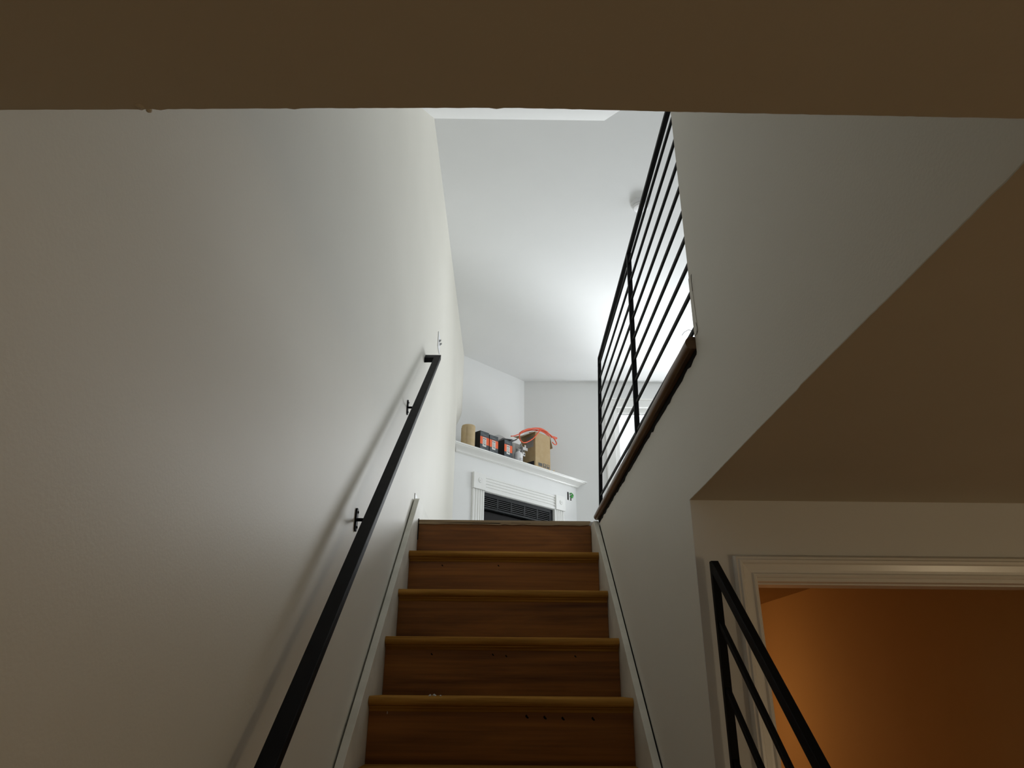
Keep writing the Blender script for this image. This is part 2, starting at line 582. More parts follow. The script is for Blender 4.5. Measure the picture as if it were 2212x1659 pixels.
# ------------------------------------------------------------------ the room behind the doorway
m = MB().box(1.423, 1.53, YC + 0.12, 5.2, FL, LC)
m.box(0.56, 1.53, 5.1, 5.2, FL, LC)
struct('wall_inner_room', m, 'orange')
m = MB().box(0.50, 0.565, YC + 0.12, 5.2, FL, LC)
struct('wall_inner_left', m, 'orange')
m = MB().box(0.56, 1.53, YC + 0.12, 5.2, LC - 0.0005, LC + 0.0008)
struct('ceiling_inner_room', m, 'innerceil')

# ------------------------------------------------------------------ doorway
door = thing('door_1', ((DX0 + DX1) / 2, YC, FL), None, None, kind='structure')
JP = [(0.0, 0.0), (0.0, 0.010), (0.004, 0.013), (0.009, 0.013), (0.013, 0.008), (0.020, 0.009), (0.036, 0.013),
      (0.040, 0.019), (0.047, 0.020), (0.051, 0.016), (0.056, 0.016), (0.060, 0.010), (0.060, 0.0)]


def casing_run(rings, name):
    m_ = MB()
    m_.loft(rings)
    return obj(name, m_, 'trim', door)


JP = [(a_ * 0.83, d_) for a_, d_ in JP]
XA, XB_, ZH = DX0 - 0.004, DX1 + 0.002, DZ + 0.002
casing_run([[(XA - a_, YC - d_, FL) for a_, d_ in JP], [(XA - a_, YC - d_, ZH + a_) for a_, d_ in JP]], 'side_casing')
casing_run([[(XB_ + a_, YC - d_, FL) for a_, d_ in JP], [(XB_ + a_, YC - d_, ZH + a_) for a_, d_ in JP]], 'side_casing')
casing_run([[(XA - a_, YC - d_, ZH + a_) for a_, d_ in JP], [(XB_ + a_, YC - d_, ZH + a_) for a_, d_ in JP]], 'head_casing')
obj('jamb', MB().box(DX0 - 0.018, DX0, YC - .0005, YC + 0.119, FL, DZ - 0.006), 'trim', door)
obj('jamb', MB().box(DX1, DX1 + 0.018, YC - .0005, YC + 0.119, FL, DZ - 0.006), 'trim', door)
obj('jamb', MB().box(DX0 - 0.018, DX1 + 0.018, YC - .0005, YC + 0.119, DZ - 0.006, DZ + 0.012), 'trim', door)
obj('door_stop', MB().box(DX0, DX1, YC + 0.035, YC + 0.075, DZ - 0.009, DZ - 0.006), 'trim', door)

# ------------------------------------------------------------------ stair skirts, upper skirting, stair edge cap
def skirt(x0, x1, a0, a1, top):
    m_ = MB()
    ring = []
    for al, of in ((a0, top), (a1, top), (a1, -0.26), (a0, -0.26)):
        ring.append(on_slope(0, al, of)[1:])
    m_.hexa([(x0, y, z) for y, z in ring], [(x1, y, z) for y, z in ring])
    return m_


# left board: sloping, then its tip turning into the level skirting of the upper floor
def left_skirt(x0, x1):
    top = 0.042
    lo = on_slope(0, -3.05, top)[1:]
    tip = (3.536, 0.882)
    lo2 = on_slope(0, -3.05, -0.26)[1:]
    ring = [lo, (tip[0] - 0.02, tip[1] - 0.010), tip, (6.02, 0.882), (6.02, FU + 0.001), (3.60, FU + 0.001), (3.60, 0.50), lo2]
    return MB().hexa([(x0, y, z) for y, z in ring], [(x1, y, z) for y, z in ring])


struct('trim_1', left_skirt(SL - 0.025, SL), 'skirt', bevel=0.0015)
lo_, hi_ = on_slope(0, -3.05, 0.036)[1:], on_slope(0, 1.185, 0.036)[1:]
ring = [lo_, hi_, (3.52, hi_[1]), (3.52, 0.40), on_slope(0, -3.05, -0.26)[1:]]
m = MB().hexa([(SR, y, z) for y, z in ring], [(SR + 0.0225, y, z) for y, z in ring])
struct('trim_2', m, 'skirt', bevel=0.0015)
# the open joints between the boards and the plaster: dark strips set in to stand for their shade
for nm, x0, x1, tp in (('trim_shade_left', XL + 0.0002, SL - 0.0252, 0.036), ('trim_shade_right', SR + 0.0227, XR - 0.0002, 0.030)):
    p0, p1 = on_slope(0, -3.0, tp)[1:], on_slope(0, 1.15, tp)[1:]
    ring = [p0, p1, on_slope(0, 1.15, tp - .02)[1:], on_slope(0, -3.0, tp - .02)[1:]]
    struct(nm, MB().hexa([(x0, y, z) for y, z in ring], [(x1, y, z) for y, z in ring]), 'dark')
# lower knee board that carries the lower guard rail
ring = [on_slope(0, al, of)[1:] for al, of in ((-3.05, 0.0), (-1.12, 0.0), (-1.12, -0.26), (-3.05, -0.26))]
m = MB().hexa([(SR + 0.026, y, z) for y, z in ring], [(0.53, y, z) for y, z in ring])
struct('trim_3', m, 'skirt')
# notch above the tip of the left board: grey block standing for its shade
m = MB().box(XL - 0.001, XL + 0.004, 3.565, 3.655, 0.868, 0.918)
struct('trim_shade_notch', m, 'greyplastic')

# bullnosed wooden cap on the edge of the upper floor
m = MB()
cx_, cz_, rr_ = 0.446, 0.770, 0.0165
prof = [(0.535, 0.7545), (cx_, 0.7545)]
for k in range(1, 16):
    an = -pi / 2 - pi * k / 16
    prof.append((cx_ + rr_ * cos(an), cz_ + rr_ * sin(an)))
prof += [(cx_, 0.7865), (0.535, 0.7865)]
ys_ = [1.511, 1.9, 2.4, 2.9, 3.425]
m.loft([[(x, y, z) for x, z in prof] for y in ys_])
struct('trim_5', m, 'cap', smooth=False)
# dark uneven gap below the cap: near-black strip standing for the shade in it
rg = random.Random(3)
low = []
y = 1.511
while y < 3.43:
    low.append((y, 0.7405 - rg.uniform(0.0, 0.006) - (0.004 if rg.random() < 0.15 else 0)))
    y += 0.03
ring = low + [(3.43, 0.742), (3.43, 0.754), (1.511, 0.754)]
m = MB().hexa([(XR - 0.0012, yy, z) for yy, z in ring], [(XR + 0.06, yy, z) for yy, z in ring])
struct('trim_shade_cap', m, 'dark')
# loose strip of board at the corner where the tall wall ends
m = MB().hexa([(XR - 0.0014, 1.478, 0.786), (XR - 0.0014, 1.509, 0.786), (XR - 0.0012, 1.509, 0.95), (XR - 0.0012, 1.490, 0.95)],
              [(XR + 0.004, 1.478, 0.786), (XR + 0.004, 1.509, 0.786), (XR + 0.004, 1.509, 0.95), (XR + 0.004, 1.490, 0.95)])
struct('trim_7', m, 'wall')
m = MB().tube([(XR - 0.001, 1.509, .80), (XR - 0.010, 1.522, .812), (XR - 0.020, 1.528, .808), (XR - .026, 1.530, .800)], 0.0007, 6)
m.tube([(XR - 0.001, 1.49, .782), (XR - 0.003, 1.475, .792), (XR - 0.006, 1.468, .803)], 0.0006, 6)
m.tube([(XR - 0.001, 1.485, .90), (XR - 0.003, 1.478, .925), (XR - 0.004, 1.470, .94)], 0.0006, 6)
struct('trim_8', m, 'ink')

# ------------------------------------------------------------------ stairs
st = thing('staircase', (0, 0.4, FL), 'varnished wooden staircase rising between two white skirt boards', 'stairs')
NR, NT = 0.015, 0.030


def tread_mb(y, z):
    """y, z = front top edge of the nosing"""
    prof = [(y + 0.28, z), (y + NR, z)]
    for k in range(1, 8):
        an = pi / 2 + pi * k / 8
        prof.append((y + NR + NR * cos(an), z - NR + NR * sin(an)))
    prof += [(y + NR, z - NT), (y + 0.28, z - NT)]
    return MB().hexa([(SL + 0.001, a_, b_) for a_, b_ in prof], [(SR - 0.001, a_, b_) for a_, b_ in prof])


tr0 = ri0 = co0 = None
for i in range(-8, 4):
    y, z = Y0 + RUN * i, Z0 + RISE * i
    if tr0 is None:
        tr0 = obj('tread', tread_mb(y, z), 'tread', st)
        ri0 = obj('riser', MB().box(SL + 0.001, SR - 0.001, y + 0.030, y + 0.048, z - RISE - 0.002, z - NT + 0.001), 'riser', st)
        cv = [(y + 0.030, z - NT - 0.0005), (y + 0.014, z - NT - 0.0005), (y + 0.016, z - NT - 0.005), (y + 0.024, z - NT - 0.009), (y + 0.027, z - NT - 0.016), (y + 0.030, z - NT - 0.017)]
        co0 = obj('cove_moulding', MB().hexa([(SL + 0.002, a_, b_) for a_, b_ in cv], [(SR - 0.002, a_, b_) for a_, b_ in cv]), 'tread', st)
        base = [(o, WL[o] - Vector((0, y, z + ZO))) for o in (tr0, ri0, co0)]
    else:
        for o, d in base:
            piece(o, o.name.split('.')[0], st, (d.x, d.y + y, d.z + z))
yt = Y0 + RUN * 4 + 0.030
obj('riser', MB().box(SL + 0.001, SR - 0.001, yt, yt + 0.018, FU - RISE - 0.002, FU - 0.021), 'riser', st)
m = MB()
rg = random.Random(12)
bt = [(SL + 0.004, FU - 0.021)]
x = SL + 0.004
while x < SR - 0.03:
    x += rg.uniform(0.02, 0.06)
    bt.append((min(x, SR - 0.004), FU - 0.021 + rg.uniform(-0.0028, 0.0022)))
ring = bt + [(SR - 0.002, FU + 0.0006), (SL + 0.002, FU + 0.0006)]
m.hexa([(a_, yt - 0.006, b_) for a_, b_ in ring], [(a_, yt + 0.0045, b_) for a_, b_ in ring])
obj('landing_edge', m, 'raw', st, label='rough unfinished floor edge above the top riser')
# splits along the rough edge and nail holes in the risers
m = MB()
m.hexa([(-0.37, yt - 0.0064, .7560), (-0.04, yt - 0.0064, .7535), (-0.03, yt - 0.0064, .7570), (-0.20, yt - .0064, .7575)],
       [(-0.37, yt - 0.0055, .7560), (-0.04, yt - 0.0055, .7535), (-0.03, yt - 0.0055, .7570), (-0.20, yt - .0055, .7575)])
obj('split', m, 'dark', st)
obj('split', MB().box(0.02, 0.12, yt - 0.0064, yt - 0.0055, .7570, .7582), 'dark', st)
obj('gap', MB().box(SL + 0.001, SL + 0.005, yt - 0.008, yt - 0.002, FU - 0.10, FU + 0.006), 'dark', st)
for i, xs_ in ((0, (0.07, 0.13, 0.19, 0.29)), (1, (-0.28, -0.05, 0.0, 0.26)), (3, (-0.30, -0.04))):
    for x_ in xs_:
        yy, zz = Y0 + RUN * i + 0.030, Z0 + RISE * i - 0.062 + rg.uniform(-.004, .004)
        k = 1.25 if i == 0 else 0.9
        m = MB().hexa([(x_ + k * a_, yy - .0008, zz + k * b_) for a_, b_ in ((-.003, .001), (.001, .004), (.003, .001), (.007, -.004), (.004, -.006), (-.001, -.003))],
                      [(x_ + k * a_, yy + .0004, zz + k * b_) for a_, b_ in ((-.003, .001), (.001, .004), (.003, .001), (.007, -.004), (.004, -.006), (-.001, -.003))])
        obj('nail_hole', m, 'dark', st)
obj('drip', MB().lathe((SL + 0.062, Y0 + .030 - .001, Z0 - .055), [(0.0012, 0), (0.0016, .004), (0.0008, .009)], 6, (0, 0, 1)), 'crumb', st, label='dried white paint drip')

for k, (x_, dy, s) in enumerate(((-0.252, 0.012, .0055), (-0.238, 0.014, .0065), (-0.217, 0.010, .004))):
    m = MB().lathe((x_, Y0 + dy + 0.008, Z0 + 0.0002), [(s * .8, 0), (s, s * .4), (s * .6, s * .9), (s * .15, s * 1.0)], 6)
    m.v = [(p[0] + rg.uniform(-.25, .25) * s, p[1] + rg.uniform(-.25, .25) * s, max(Z0 + .0002, p[2] + rg.uniform(-.2, .2) * s)) for p in m.v]
    obj('plaster_crumb', m, 'crumb', None, label=('white plaster crumb on the lowest full tread, leftmost of three', 'largest white plaster crumb, between two others on the stair tread', 'smallest white plaster crumb, rightmost of three on the tread')[k], cat='debris', group='plaster crumbs on the tread')

# ------------------------------------------------------------------ wall handrail
hr = thing('wall_handrail', on_slope(-0.418, -2.0, 0.65), 'black flat steel handrail fixed along the white left wall', 'handrail')
RX0, RX1, RO0, RO1 = -0.4325, -0.3955, 0.644, 0.668
ZE0, ZE1 = 1.728, 1.762                                   # level of the return at the top
top_u = []
m = MB()
ring0 = [on_slope(x, -2.6, o) for x, o in ((RX0, RO0), (RX1, RO0), (RX1, RO1), (RX0, RO1))]
ye = 3.612


def rail_pt(x, o, y):
    """point of the rail line (offset o) at depth y"""
    al = (y - Y0 + o * sin(SS)) / cos(SS)
    return on_slope(x, al, o)


ring1 = [rail_pt(x, o, ye) for x, o in ((RX0, RO0), (RX1, RO0), (RX1, RO1), (RX0, RO1))]
m.hexa(ring0, ring1)
obj('rail', m, 'black', hr, bevel=0.002)
zr0, zr1 = ring1[0][2], ring1[2][2]
m = MB().hexa([(XL, ye - 0.012, zr0 - 0.012), (XL, ye + 0.036, zr0 + 0.028), (XL, ye + 0.036, zr1 + 0.030), (XL, ye - 0.012, zr1 - 0.010)],
              [(RX1, ye - 0.012, zr0 - 0.010), (RX1, ye + 0.036, zr0 + 0.030), (RX1, ye + 0.036, zr1 + 0.030), (RX1, ye - 0.012, zr1 - 0.010)])
obj('wall_return', m, 'black', hr, bevel=0.002)
for al in (-1.05, 0.0915, 1.243):
    c = on_slope(XL, al, 0.597)
    m = MB()
    ring = []
    for k in range(16):
        an = 2 * pi * k / 16
        ring.append((0.014 * (abs(cos(an)) ** 0.6) * (1 if cos(an) > 0 else -1), 0.038 * (abs(sin(an)) ** 0.6) * (1 if sin(an) > 0 else -1)))
    m.hexa([(XL + 0.0002, c[1] + a_, c[2] + b_) for a_, b_ in ring], [(XL + 0.006, c[1] + a_, c[2] + b_) for a_, b_ in ring])
    br = obj('bracket', m, 'black', hr, bevel=0.0015)
    e = on_slope(-0.414, al, RO0 + 0.001)
    m = MB().tube([(XL + 0.004, c[1], c[2]), (-0.432, c[1], c[2]), (-0.419, c[1] - .002, c[2] + .004), (-0.414, e[1] + 0.004, e[2] - 0.012), (-0.414, e[1], e[2])], 0.0055, 10)
    obj('stem', m, 'black', br, smooth=True)
    for dz in (0.024, -0.024):
        obj('screw', MB().lathe((XL + 0.006, c[1], c[2] + dz), [(0.0045, 0), (0.0045, 0.002), (0.0025, 0.0032)], 8, (1, 0, 0)), 'black', br)

# double switch plate on the left wall
sw = thing('switch_plate', (XL, 4.275, 2.10), 'white double toggle switch plate on left wall above the handrail end', 'switch')
obj('plate', MB().box(XL, XL + 0.006, 4.215, 4.335, 2.098, 2.216), 'plastic', sw, bevel=0.002)
for yy in (4.25, 4.30):
    m = MB().hexa([(XL + 0.005, yy - .004, 2.146), (XL + 0.005, yy + .004, 2.146), (XL + 0.005, yy + .004, 2.166), (XL + 0.005, yy - .004, 2.166)],
                  [(XL + 0.020, yy - .003, 2.158), (XL + 0.020, yy + .003, 2.158), (XL + 0.020, yy + .003, 2.168), (XL + 0.020, yy - .003, 2.168)])
    obj('toggle', m, 'greyplastic', sw)

# ------------------------------------------------------------------ upper guard rail
ug = thing('upper_guard_rail', (0.46, 2.5, 0.787), 'tall black steel guard rail with thin level bars on upper floor edge', 'railing')
NYE, NX, WYE, WX = 3.361, 0.458, 1.560, 0.4795             # newel end and wall end
LEAN = 0.026                                              # leans back towards the room over its height


def gx(y, z):
    q = (NYE - y) / (NYE - WYE)
    base = NX + (WX - NX) * q
    return base + LEAN * (z - 0.80) / 0.78 * (1 - q * 0.9)


def gbar(y0, y1, zc, hw, hh):
    a_ = [(gx(y0, zc) + s1 * hw, y0, zc + s2 * hh) for s1, s2 in ((-1, -1), (1, -1), (1, 1), (-1, 1))]
    b_ = [(gx(y1, zc) + s1 * hw, y1, zc + s2 * hh) for s1, s2 in ((-1, -1), (1, -1), (1, 1), (-1, 1))]
    return MB().hexa(a_, b_)


def gpost(y, z0, z1, hw, hd):
    a_ = [(gx(y, z0) + s1 * hw, y + s2 * hd, z0) for s1, s2 in ((-1, -1), (1, -1), (1, 1), (-1, 1))]
    b_ = [(gx(y, z1) + s1 * hw, y + s2 * hd, z1) for s1, s2 in ((-1, -1), (1, -1), (1, 1), (-1, 1))]
    return MB().hexa(a_, b_)


GT = 1.628


def gbar2(za, zb, hw, hh, ext=-.004):
    """thin bar from the wall end (height za) to the newel (height zb)"""
    ya, yb = 1.515, NYE + ext
    a_ = [(gx(ya, za) + s1 * hw, ya, za + s2 * hh) for s1, s2 in ((-1, -1), (1, -1), (1, 1), (-1, 1))]
    b_ = [(gx(yb, zb) + s1 * hw, yb, zb + s2 * hh) for s1, s2 in ((-1, -1), (1, -1), (1, 1), (-1, 1))]
    return MB().hexa(a_, b_)



obj('top_rail', gbar2(1.631, 1.615, 0.0076, 0.0078, .009), 'black', ug, bevel=0.0015)
obj('post', gpost(NYE, 0.787, 1.620, 0.0085, 0.0085), 'black', ug, bevel=0.001)
obj('post', gpost(2.385, 0.787, 1.628, 0.0085, 0.0085), 'black', ug, bevel=0.001)
for k in range(8):
    obj('bar', gbar2(1.564 - 0.0870 * k, 1.578 - 0.0870 * k, 0.0034, 0.0052), 'black', ug)
obj('bar', gbar2(0.848, 0.862, 0.0034, 0.0052), 'black', ug)

# ------------------------------------------------------------------ lower guard rail
lg = thing('lower_guard_rail', (0.489, 1.67, FL), 'black steel guard rail with sloping bars beside the lower stairs', 'railing')
GX0, GX1 = 0.4800, 0.4975
y0, y1 = 1.660, 1.676


def gsl(o0, o1, ya, yb, GX0=GX0, GX1=GX1):
    def p(x, o, y):
        return rail_pt(x, o, y)
    a_ = [p(GX0, o0, ya), p(GX1, o0, ya), p(GX1, o1, ya), p(GX0, o1, ya)]
    b_ = [p(GX0, o0, yb), p(GX1, o0, yb), p(GX1, o1, yb), p(GX0, o1, yb)]
    return MB().hexa(a_, b_)


zt_ = rail_pt(0, 0.791, y0)[2]
obj('post', MB().box(GX0, GX1, y0, y1, -0.735, zt_), 'black', lg, bevel=0.001)
obj('top_rail', gsl(0.767, 0.791, -0.3, y0 + 0.0005), 'black', lg, bevel=0.0015)
for k in range(6):
    o_ = 0.676 - 0.107 * k
    obj('bar', gsl(o_, o_ + 0.0118, -0.3, y0 + 0.001, 0.4835, 0.4945), 'black', lg, bevel=0.001)
obj('post', MB().box(GX0, GX1, -0.316, -0.30, FL, rail_pt(0, 0.791, -0.3)[2]), 'black', lg, bevel=0.001)

# ------------------------------------------------------------------ mantel shelf
tl, tr_ = t_at_x(DM, -0.556), t_at_y(DM, YB)
ms = thing('mantel_shelf', dg(4.9, 2.0, -4.75), 'white moulded corner mantel shelf above the dark fireplace', 'shelf')
m = MB()
A_ = [dg(t_at_x(DM, -0.485), 0, DM), dg(tr_ - .001, 0, DM), dg(t_at_y(DW, YB) - .001, 0, DW), dg(t_at_x(DW, -0.485), 0, DW)]
m.hexa([(p[0], p[1], 2.052) for p in A_], [(p[0], p[1], 2.0655) for p in A_])
obj('top_board', m, 'trim', ms, bevel=0.002)
prof = [(DF - 0.004, 2.0515), (DM - 0.008, 2.0515), (DM - 0.010, 2.046), (DM - 0.018, 2.040), (DM - 0.030, 2.034), (DM - 0.045, 2.026),
        (DM - 0.058, 2.016), (DM - 0.066, 2.006), (DM - 0.068, 2.000), (DM - 0.080, 1.9985), (DM - 0.080, 1.994), (DF - 0.004, 1.994)]
m = DB()
m.hexa([dg(t_at_x(D, -0.485), z, D) for D, z in prof], [dg(t_at_y(D, YB) - 0.002, z, D) for D, z in prof])
obj('crown_moulding', m, 'trim', ms)

# ------------------------------------------------------------------ fireplace surround
fs = thing('fireplace_surround', dg(4.94, FU, DF), 'white fluted fireplace surround with square corner blocks', 'fireplace surround')
SF = DF + 0.018


def pilaster(t0, t1):
    w = t1 - t0
    prof = [(t0, DF), (t0, SF - 0.004), (t0 + 0.010, SF)]
    n_ = 4
    pit = (w - 0.03) / n_
    for k in range(n_):
        c_ = t0 + 0.015 + pit * (k + 0.5)
        g = pit * 0.36
        prof += [(c_ - g, SF), (c_ - g * 0.6, SF - 0.008), (c_ + g * 0.6, SF - 0.008), (c_ + g, SF)]
    prof += [(t1 - 0.010, SF), (t1, SF - 0.004), (t1, DF)]
    return DB().dprof_z(prof, FU, 1.6905)


obj('pilaster', pilaster(4.283, 4.433), 'trim', fs)
obj('pilaster', pilaster(5.447, 5.600), 'trim', fs)
prof = [(DF, 1.690), (SF - .003, 1.690), (SF, 1.696)]
for k in range(4):
    zc = 1.712 + 0.0285 * k + 0.012
    prof += [(SF, zc - 0.010), (SF - 0.008, zc - 0.006), (SF - 0.008, zc + 0.006), (SF, zc + 0.010)]
prof += [(SF, 1.832), (SF - .003, 1.836), (DF, 1.836)]
obj('frieze', DB().dprof_t(prof, 4.437, 5.456), 'trim', fs)
for t0, t1 in ((4.280, 4.437), (5.456, 5.610)):
    bk = obj('corner_block', DB().dbox(t0, t1, 1.692, 1.847, DF, SF + 0.012), 'trim', fs, bevel=0.003)
    tc_ = (t0 + t1) / 2 + 0.004
    c = dg(tc_, 1.778, SF + 0.012)
    m = MB().lathe(c, [(0.024, 0.0), (0.024, 0.003), (0.020, 0.005), (0.017, 0.002), (0.012, 0.002), (0.007, 0.006), (0.001, 0.007)], 20, (DN[0], DN[1], 0))
    obj('rosette', m, 'trim', bk, smooth=True)

# ------------------------------------------------------------------ fireplace insert
fi = thing('fireplace_insert', dg(4.94, FU, DF - 0.03), 'black metal fireplace insert with a louvred upper grille', 'fireplace')
IF = DF - 0.012
m = DB()
m.dbox(T0 + .001, T1 - .001, 1.648, ZT - .001, IF, IF - 0.02)
m.dbox(T0 + .001, T0 + 0.024, FU + .001, 1.648, IF, IF - 0.02)
m.dbox(T1 - 0.054, T1 - .001, FU + .001, 1.648, IF, IF - 0.02)
obj('front_frame', m, 'insert', fi, bevel=0.0015)
obj('back_panel', DB().dbox(T0 + .001, T1 - .001, FU + .001, ZT - .002, IF - 0.055, IF - 0.065), 'dark', fi)
obj('lower_lip', DB().dprof_t([(IF - .003, 1.553), (IF + .006, 1.545), (IF + .006, 1.530), (IF - .010, 1.524), (IF - .03, 1.524), (IF - .03, 1.553)], T0 + .024, T1 - .054), 'insert', fi)
obj('glass_front', DB().dbox(T0 + .024, T1 - .054, FU + .10, 1.522, IF - 0.045, IF - 0.053), 'fireglass', fi)
ts0, ts1 = 4.457, 5.389
cw_ = (ts1 - ts0 + 0.020) / 5
for c_ in range(1, 5):
    t_ = ts0 + cw_ * c_ - 0.010
    obj('mullion', DB().dbox(t_ - 0.010, t_ + 0.010, 1.553, 1.648, IF - .001, IF - 0.012), 'insert', fi)
s0 = None
for c_ in range(5):
    for k in range(5):
        ta = ts0 + cw_ * c_
        z_ = 1.560 + 0.0185 * k
        if s0 is None:
            s0 = obj('slat', DB().dprof_t([(IF - .003, z_), (IF - .002, z_ + .003), (IF - .022, z_ + .013), (IF - .023, z_ + .010)], ta, ta + cw_ - 0.020), 'slat', fi)
            sb, sa = WL[s0].copy(), (ta, z_)
        else:
            piece(s0, 'slat', fi, (sb.x + DU[0] * (ta - sa[0]), sb.y + DU[1] * (ta - sa[0]), sb.z - ZO + z_ - sa[1]))

# open switch box in the chimney breast
eb = thing('open_switch_box', dg(5.72, 1.835, DF), 'uncovered wall switch with green wire in white fireplace wall', 'switch')
m = DB().dbox(5.676, 5.697, 1.836, 1.924, DF + .0006, DF - .006)
m.dbox(5.722, 5.742, 1.836, 1.866, DF + .0006, DF - .006)
m.dbox(5.716, 5.728, 1.905, 1.922, DF + .0006, DF - .006)
obj('box_gap', m, 'dark', eb)
obj('switch_body', DB().dbox(5.697, 5.722, 1.838, 1.920, DF + .004, DF - .006), 'plastic', eb, bevel=0.002)
m = MB().tube([dg(5.712, 1.905, DF + .006), dg(5.725, 1.915, DF + .016), dg(5.748, 1.902, DF + .018), dg(5.762, 1.890, DF + .012), dg(5.752, 1.872, DF + .012), dg(5.730, 1.868, DF + .014), dg(5.716, 1.882, DF + .010)], 0.0065, 8)
m.lathe(dg(5.74, 1.885, DF + .002), [(0.014, 0), (0.014, .012), (.008, .016)], 10, (DN[0], DN[1], 0))
obj('green_wire', m, 'green', eb, smooth=True, label='bright green wire')

# ------------------------------------------------------------------ smoke detector
sd = thing('smoke_detector', (0.957, 4.165, CU - 0.045), 'round white smoke detector on ceiling behind the black guard rail', 'smoke detector')
m = MB().lathe((0.957, 4.165, CU - 0.022), [(0.066, 0), (0.072, 0.004), (0.073, 0.022)], 32)
obj('base', m, 'plastic', sd, smooth=False)
m = MB().lathe((0.957, 4.165, CU - 0.046), [(0.030, 0), (0.050, 0.002), (0.060, 0.008), (0.062, 0.013), (0.057, 0.014), (0.057, 0.018), (0.066, 0.019), (0.066, 0.0235)], 32)
obj('cover', m, 'plastic', sd)
m = MB().lathe((0.990, 4.215, CU - 0.048), [(0.006, 0), (0.007, 0.003), (0.007, 0.006)], 10)
obj('test_button', m, 'greyplastic', sd)

# ------------------------------------------------------------------ things on the mantel
ZM = 2.066


def dbx(name, t0, t1, z0, z1, D0, D1, mat, parent=None, bevel=0.0, **k):
    return obj(name, DB().dbox(t0, t1, z0, z1, D0, D1), mat, parent, bevel, **k)


# kraft paper roll, two wound layers
kr = thing('paper_roll', dg(4.247, ZM, -4.745), 'brown kraft paper roll standing at left end of the mantel shelf', 'paper roll')
c = dg(4.247, ZM, -4.745)
obj('roll', MB().lathe(c, [(0.064, 0), (0.066, 0.004), (0.066, 0.232), (0.062, 0.240), (0.022, 0.240), (0.022, 0.02)], 80), 'kraft', kr)
ring_o, ring_i = [], []
m = MB()
rings = []
for k in range(41):
    an = radians(150) + radians(110) * k / 40
    r0 = 0.0672 + 0.003 * k / 40
    rings.append([(c[0] + r0 * cos(an), c[1] + r0 * sin(an), ZM), (c[0] + (r0 + .0015) * cos(an), c[1] + (r0 + .0015) * sin(an), ZM),
                  (c[0] + (r0 + .0015) * cos(an), c[1] + (r0 + .0015) * sin(an), ZM + 0.214), (c[0] + r0 * cos(an), c[1] + r0 * sin(an), ZM + 0.214)])
m.loft(rings)
obj('outer_sheet', m, 'kraft', kr)

# three black and orange cartons
LBL = ['black carton with orange band, leftmost, beside the paper roll',
       'black carton with orange band, between two alike cartons on the mantel',
       'black carton with orange band and its dark top flap standing open']
BX = [(4.337, 4.456, 0.203, -4.672), (4.468, 4.585, 0.196, -4.676), (4.668, 4.782, 0.194, -4.672)]
for k, (t0, t1, h, D) in enumerate(BX):
    bx_ = thing('tool_carton', dg((t0 + t1) / 2, ZM, D - .05), LBL[k], 'box', 'black and orange cartons on the mantel')
    dbx('carton_body', t0, t1, ZM, ZM + h, D, D - 0.105, 'boxblack', bx_, 0.001)
    dbx('front_panel', t0 + .0015, t1 - .0015, ZM + .002, ZM + h - .002, D + .0006, D - .001, 'boxgrey', bx_)
    dbx('orange_band', t0 + .001, t1 - .001, ZM + .072, ZM + .147, D + .0011, D - .001, 'orangecard', bx_, label='orange band')
    w = t1 - t0
    la = dbx('white_label', t0 + w * .28, t0 + w * .68, ZM + .050, ZM + .143, D + .0016, D - .001, 'label', bx_, label='white label')
    m = DB()
    for a_, b_ in ((.32, .38), (.40, .44), (.46, .51), (.53, .57), (.58, .63)):
        m.dbox(t0 + w * a_, t0 + w * b_, ZM + .124, ZM + .134, D + .0021, D)
    m.dbox(t0 + w * .33, t0 + w * .62, ZM + .074, ZM + .077, D + .0021, D)
    m.dbox(t0 + w * .42, t0 + w * .62, ZM + .066, ZM + .072, D + .0021, D)
    for q in range(4):
        m.dbox(t0 + w * .33, t0 + w * (.60 - .03 * (q % 2)), ZM + .084 + .009 * q, ZM + .0865 + .009 * q, D + .0021, D)
    obj('label_print', m, 'greyink', la, kind='stuff')
    m = DB()
    for q, (a_, b_, z_) in enumerate(((.06, .42, .182), (.06, .66, .168), (.30, .8, .162), (.10, .55, .030), (.10, .72, .020))):
        m.dbox(t0 + w * a_, t0 + w * b_, ZM + z_, ZM + z_ + .004, D + .0012, D)
    obj('front_print', m, 'boxtxt', bx_, kind='stuff')
    if k == 2:
        # opened lid: a folded flap standing out to the left and a wide one to the right
        m = MB().hexa([dg(4.668, ZM + h, D - .10), dg(4.782, ZM + h, D - .10), dg(4.875, ZM + h + .068, D - .085), dg(4.795, ZM + h + .080, D - .155)],
                      [dg(4.668, ZM + h + .002, D - .10), dg(4.782, ZM + h + .002, D - .10), dg(4.875, ZM + h + .070, D - .085), dg(4.795, ZM + h + .082, D - .155)])
        obj('open_flap', m, 'boxblack', bx_)
        m = MB().hexa([dg(4.782, ZM + h - .001, D), dg(4.782, ZM + h - .001, D - .10), dg(4.868, ZM + h + .060, D - .085), dg(4.862, ZM + h + .045, D - .005)],
                      [dg(4.782, ZM + h + .001, D), dg(4.782, ZM + h + .001, D - .10), dg(4.868, ZM + h + .062, D - .085), dg(4.862, ZM + h + .047, D - .005)])
        obj('open_flap', m, 'boxblack', bx_)

# grey rounded disc leaning behind the cartons
m = MB().lathe(dg(4.79, ZM + 0.1545, -4.865), [(0.152, 0), (0.154, 0.003), (0.154, 0.016), (0.152, 0.019), (0.03, 0.019), (0.03, 0.0)], 40, (DN[0], DN[1], 0))
obj('round_disc', m, 'greyplastic', None, label='grey round disc showing behind the black cartons on the mantel', cat='disc')

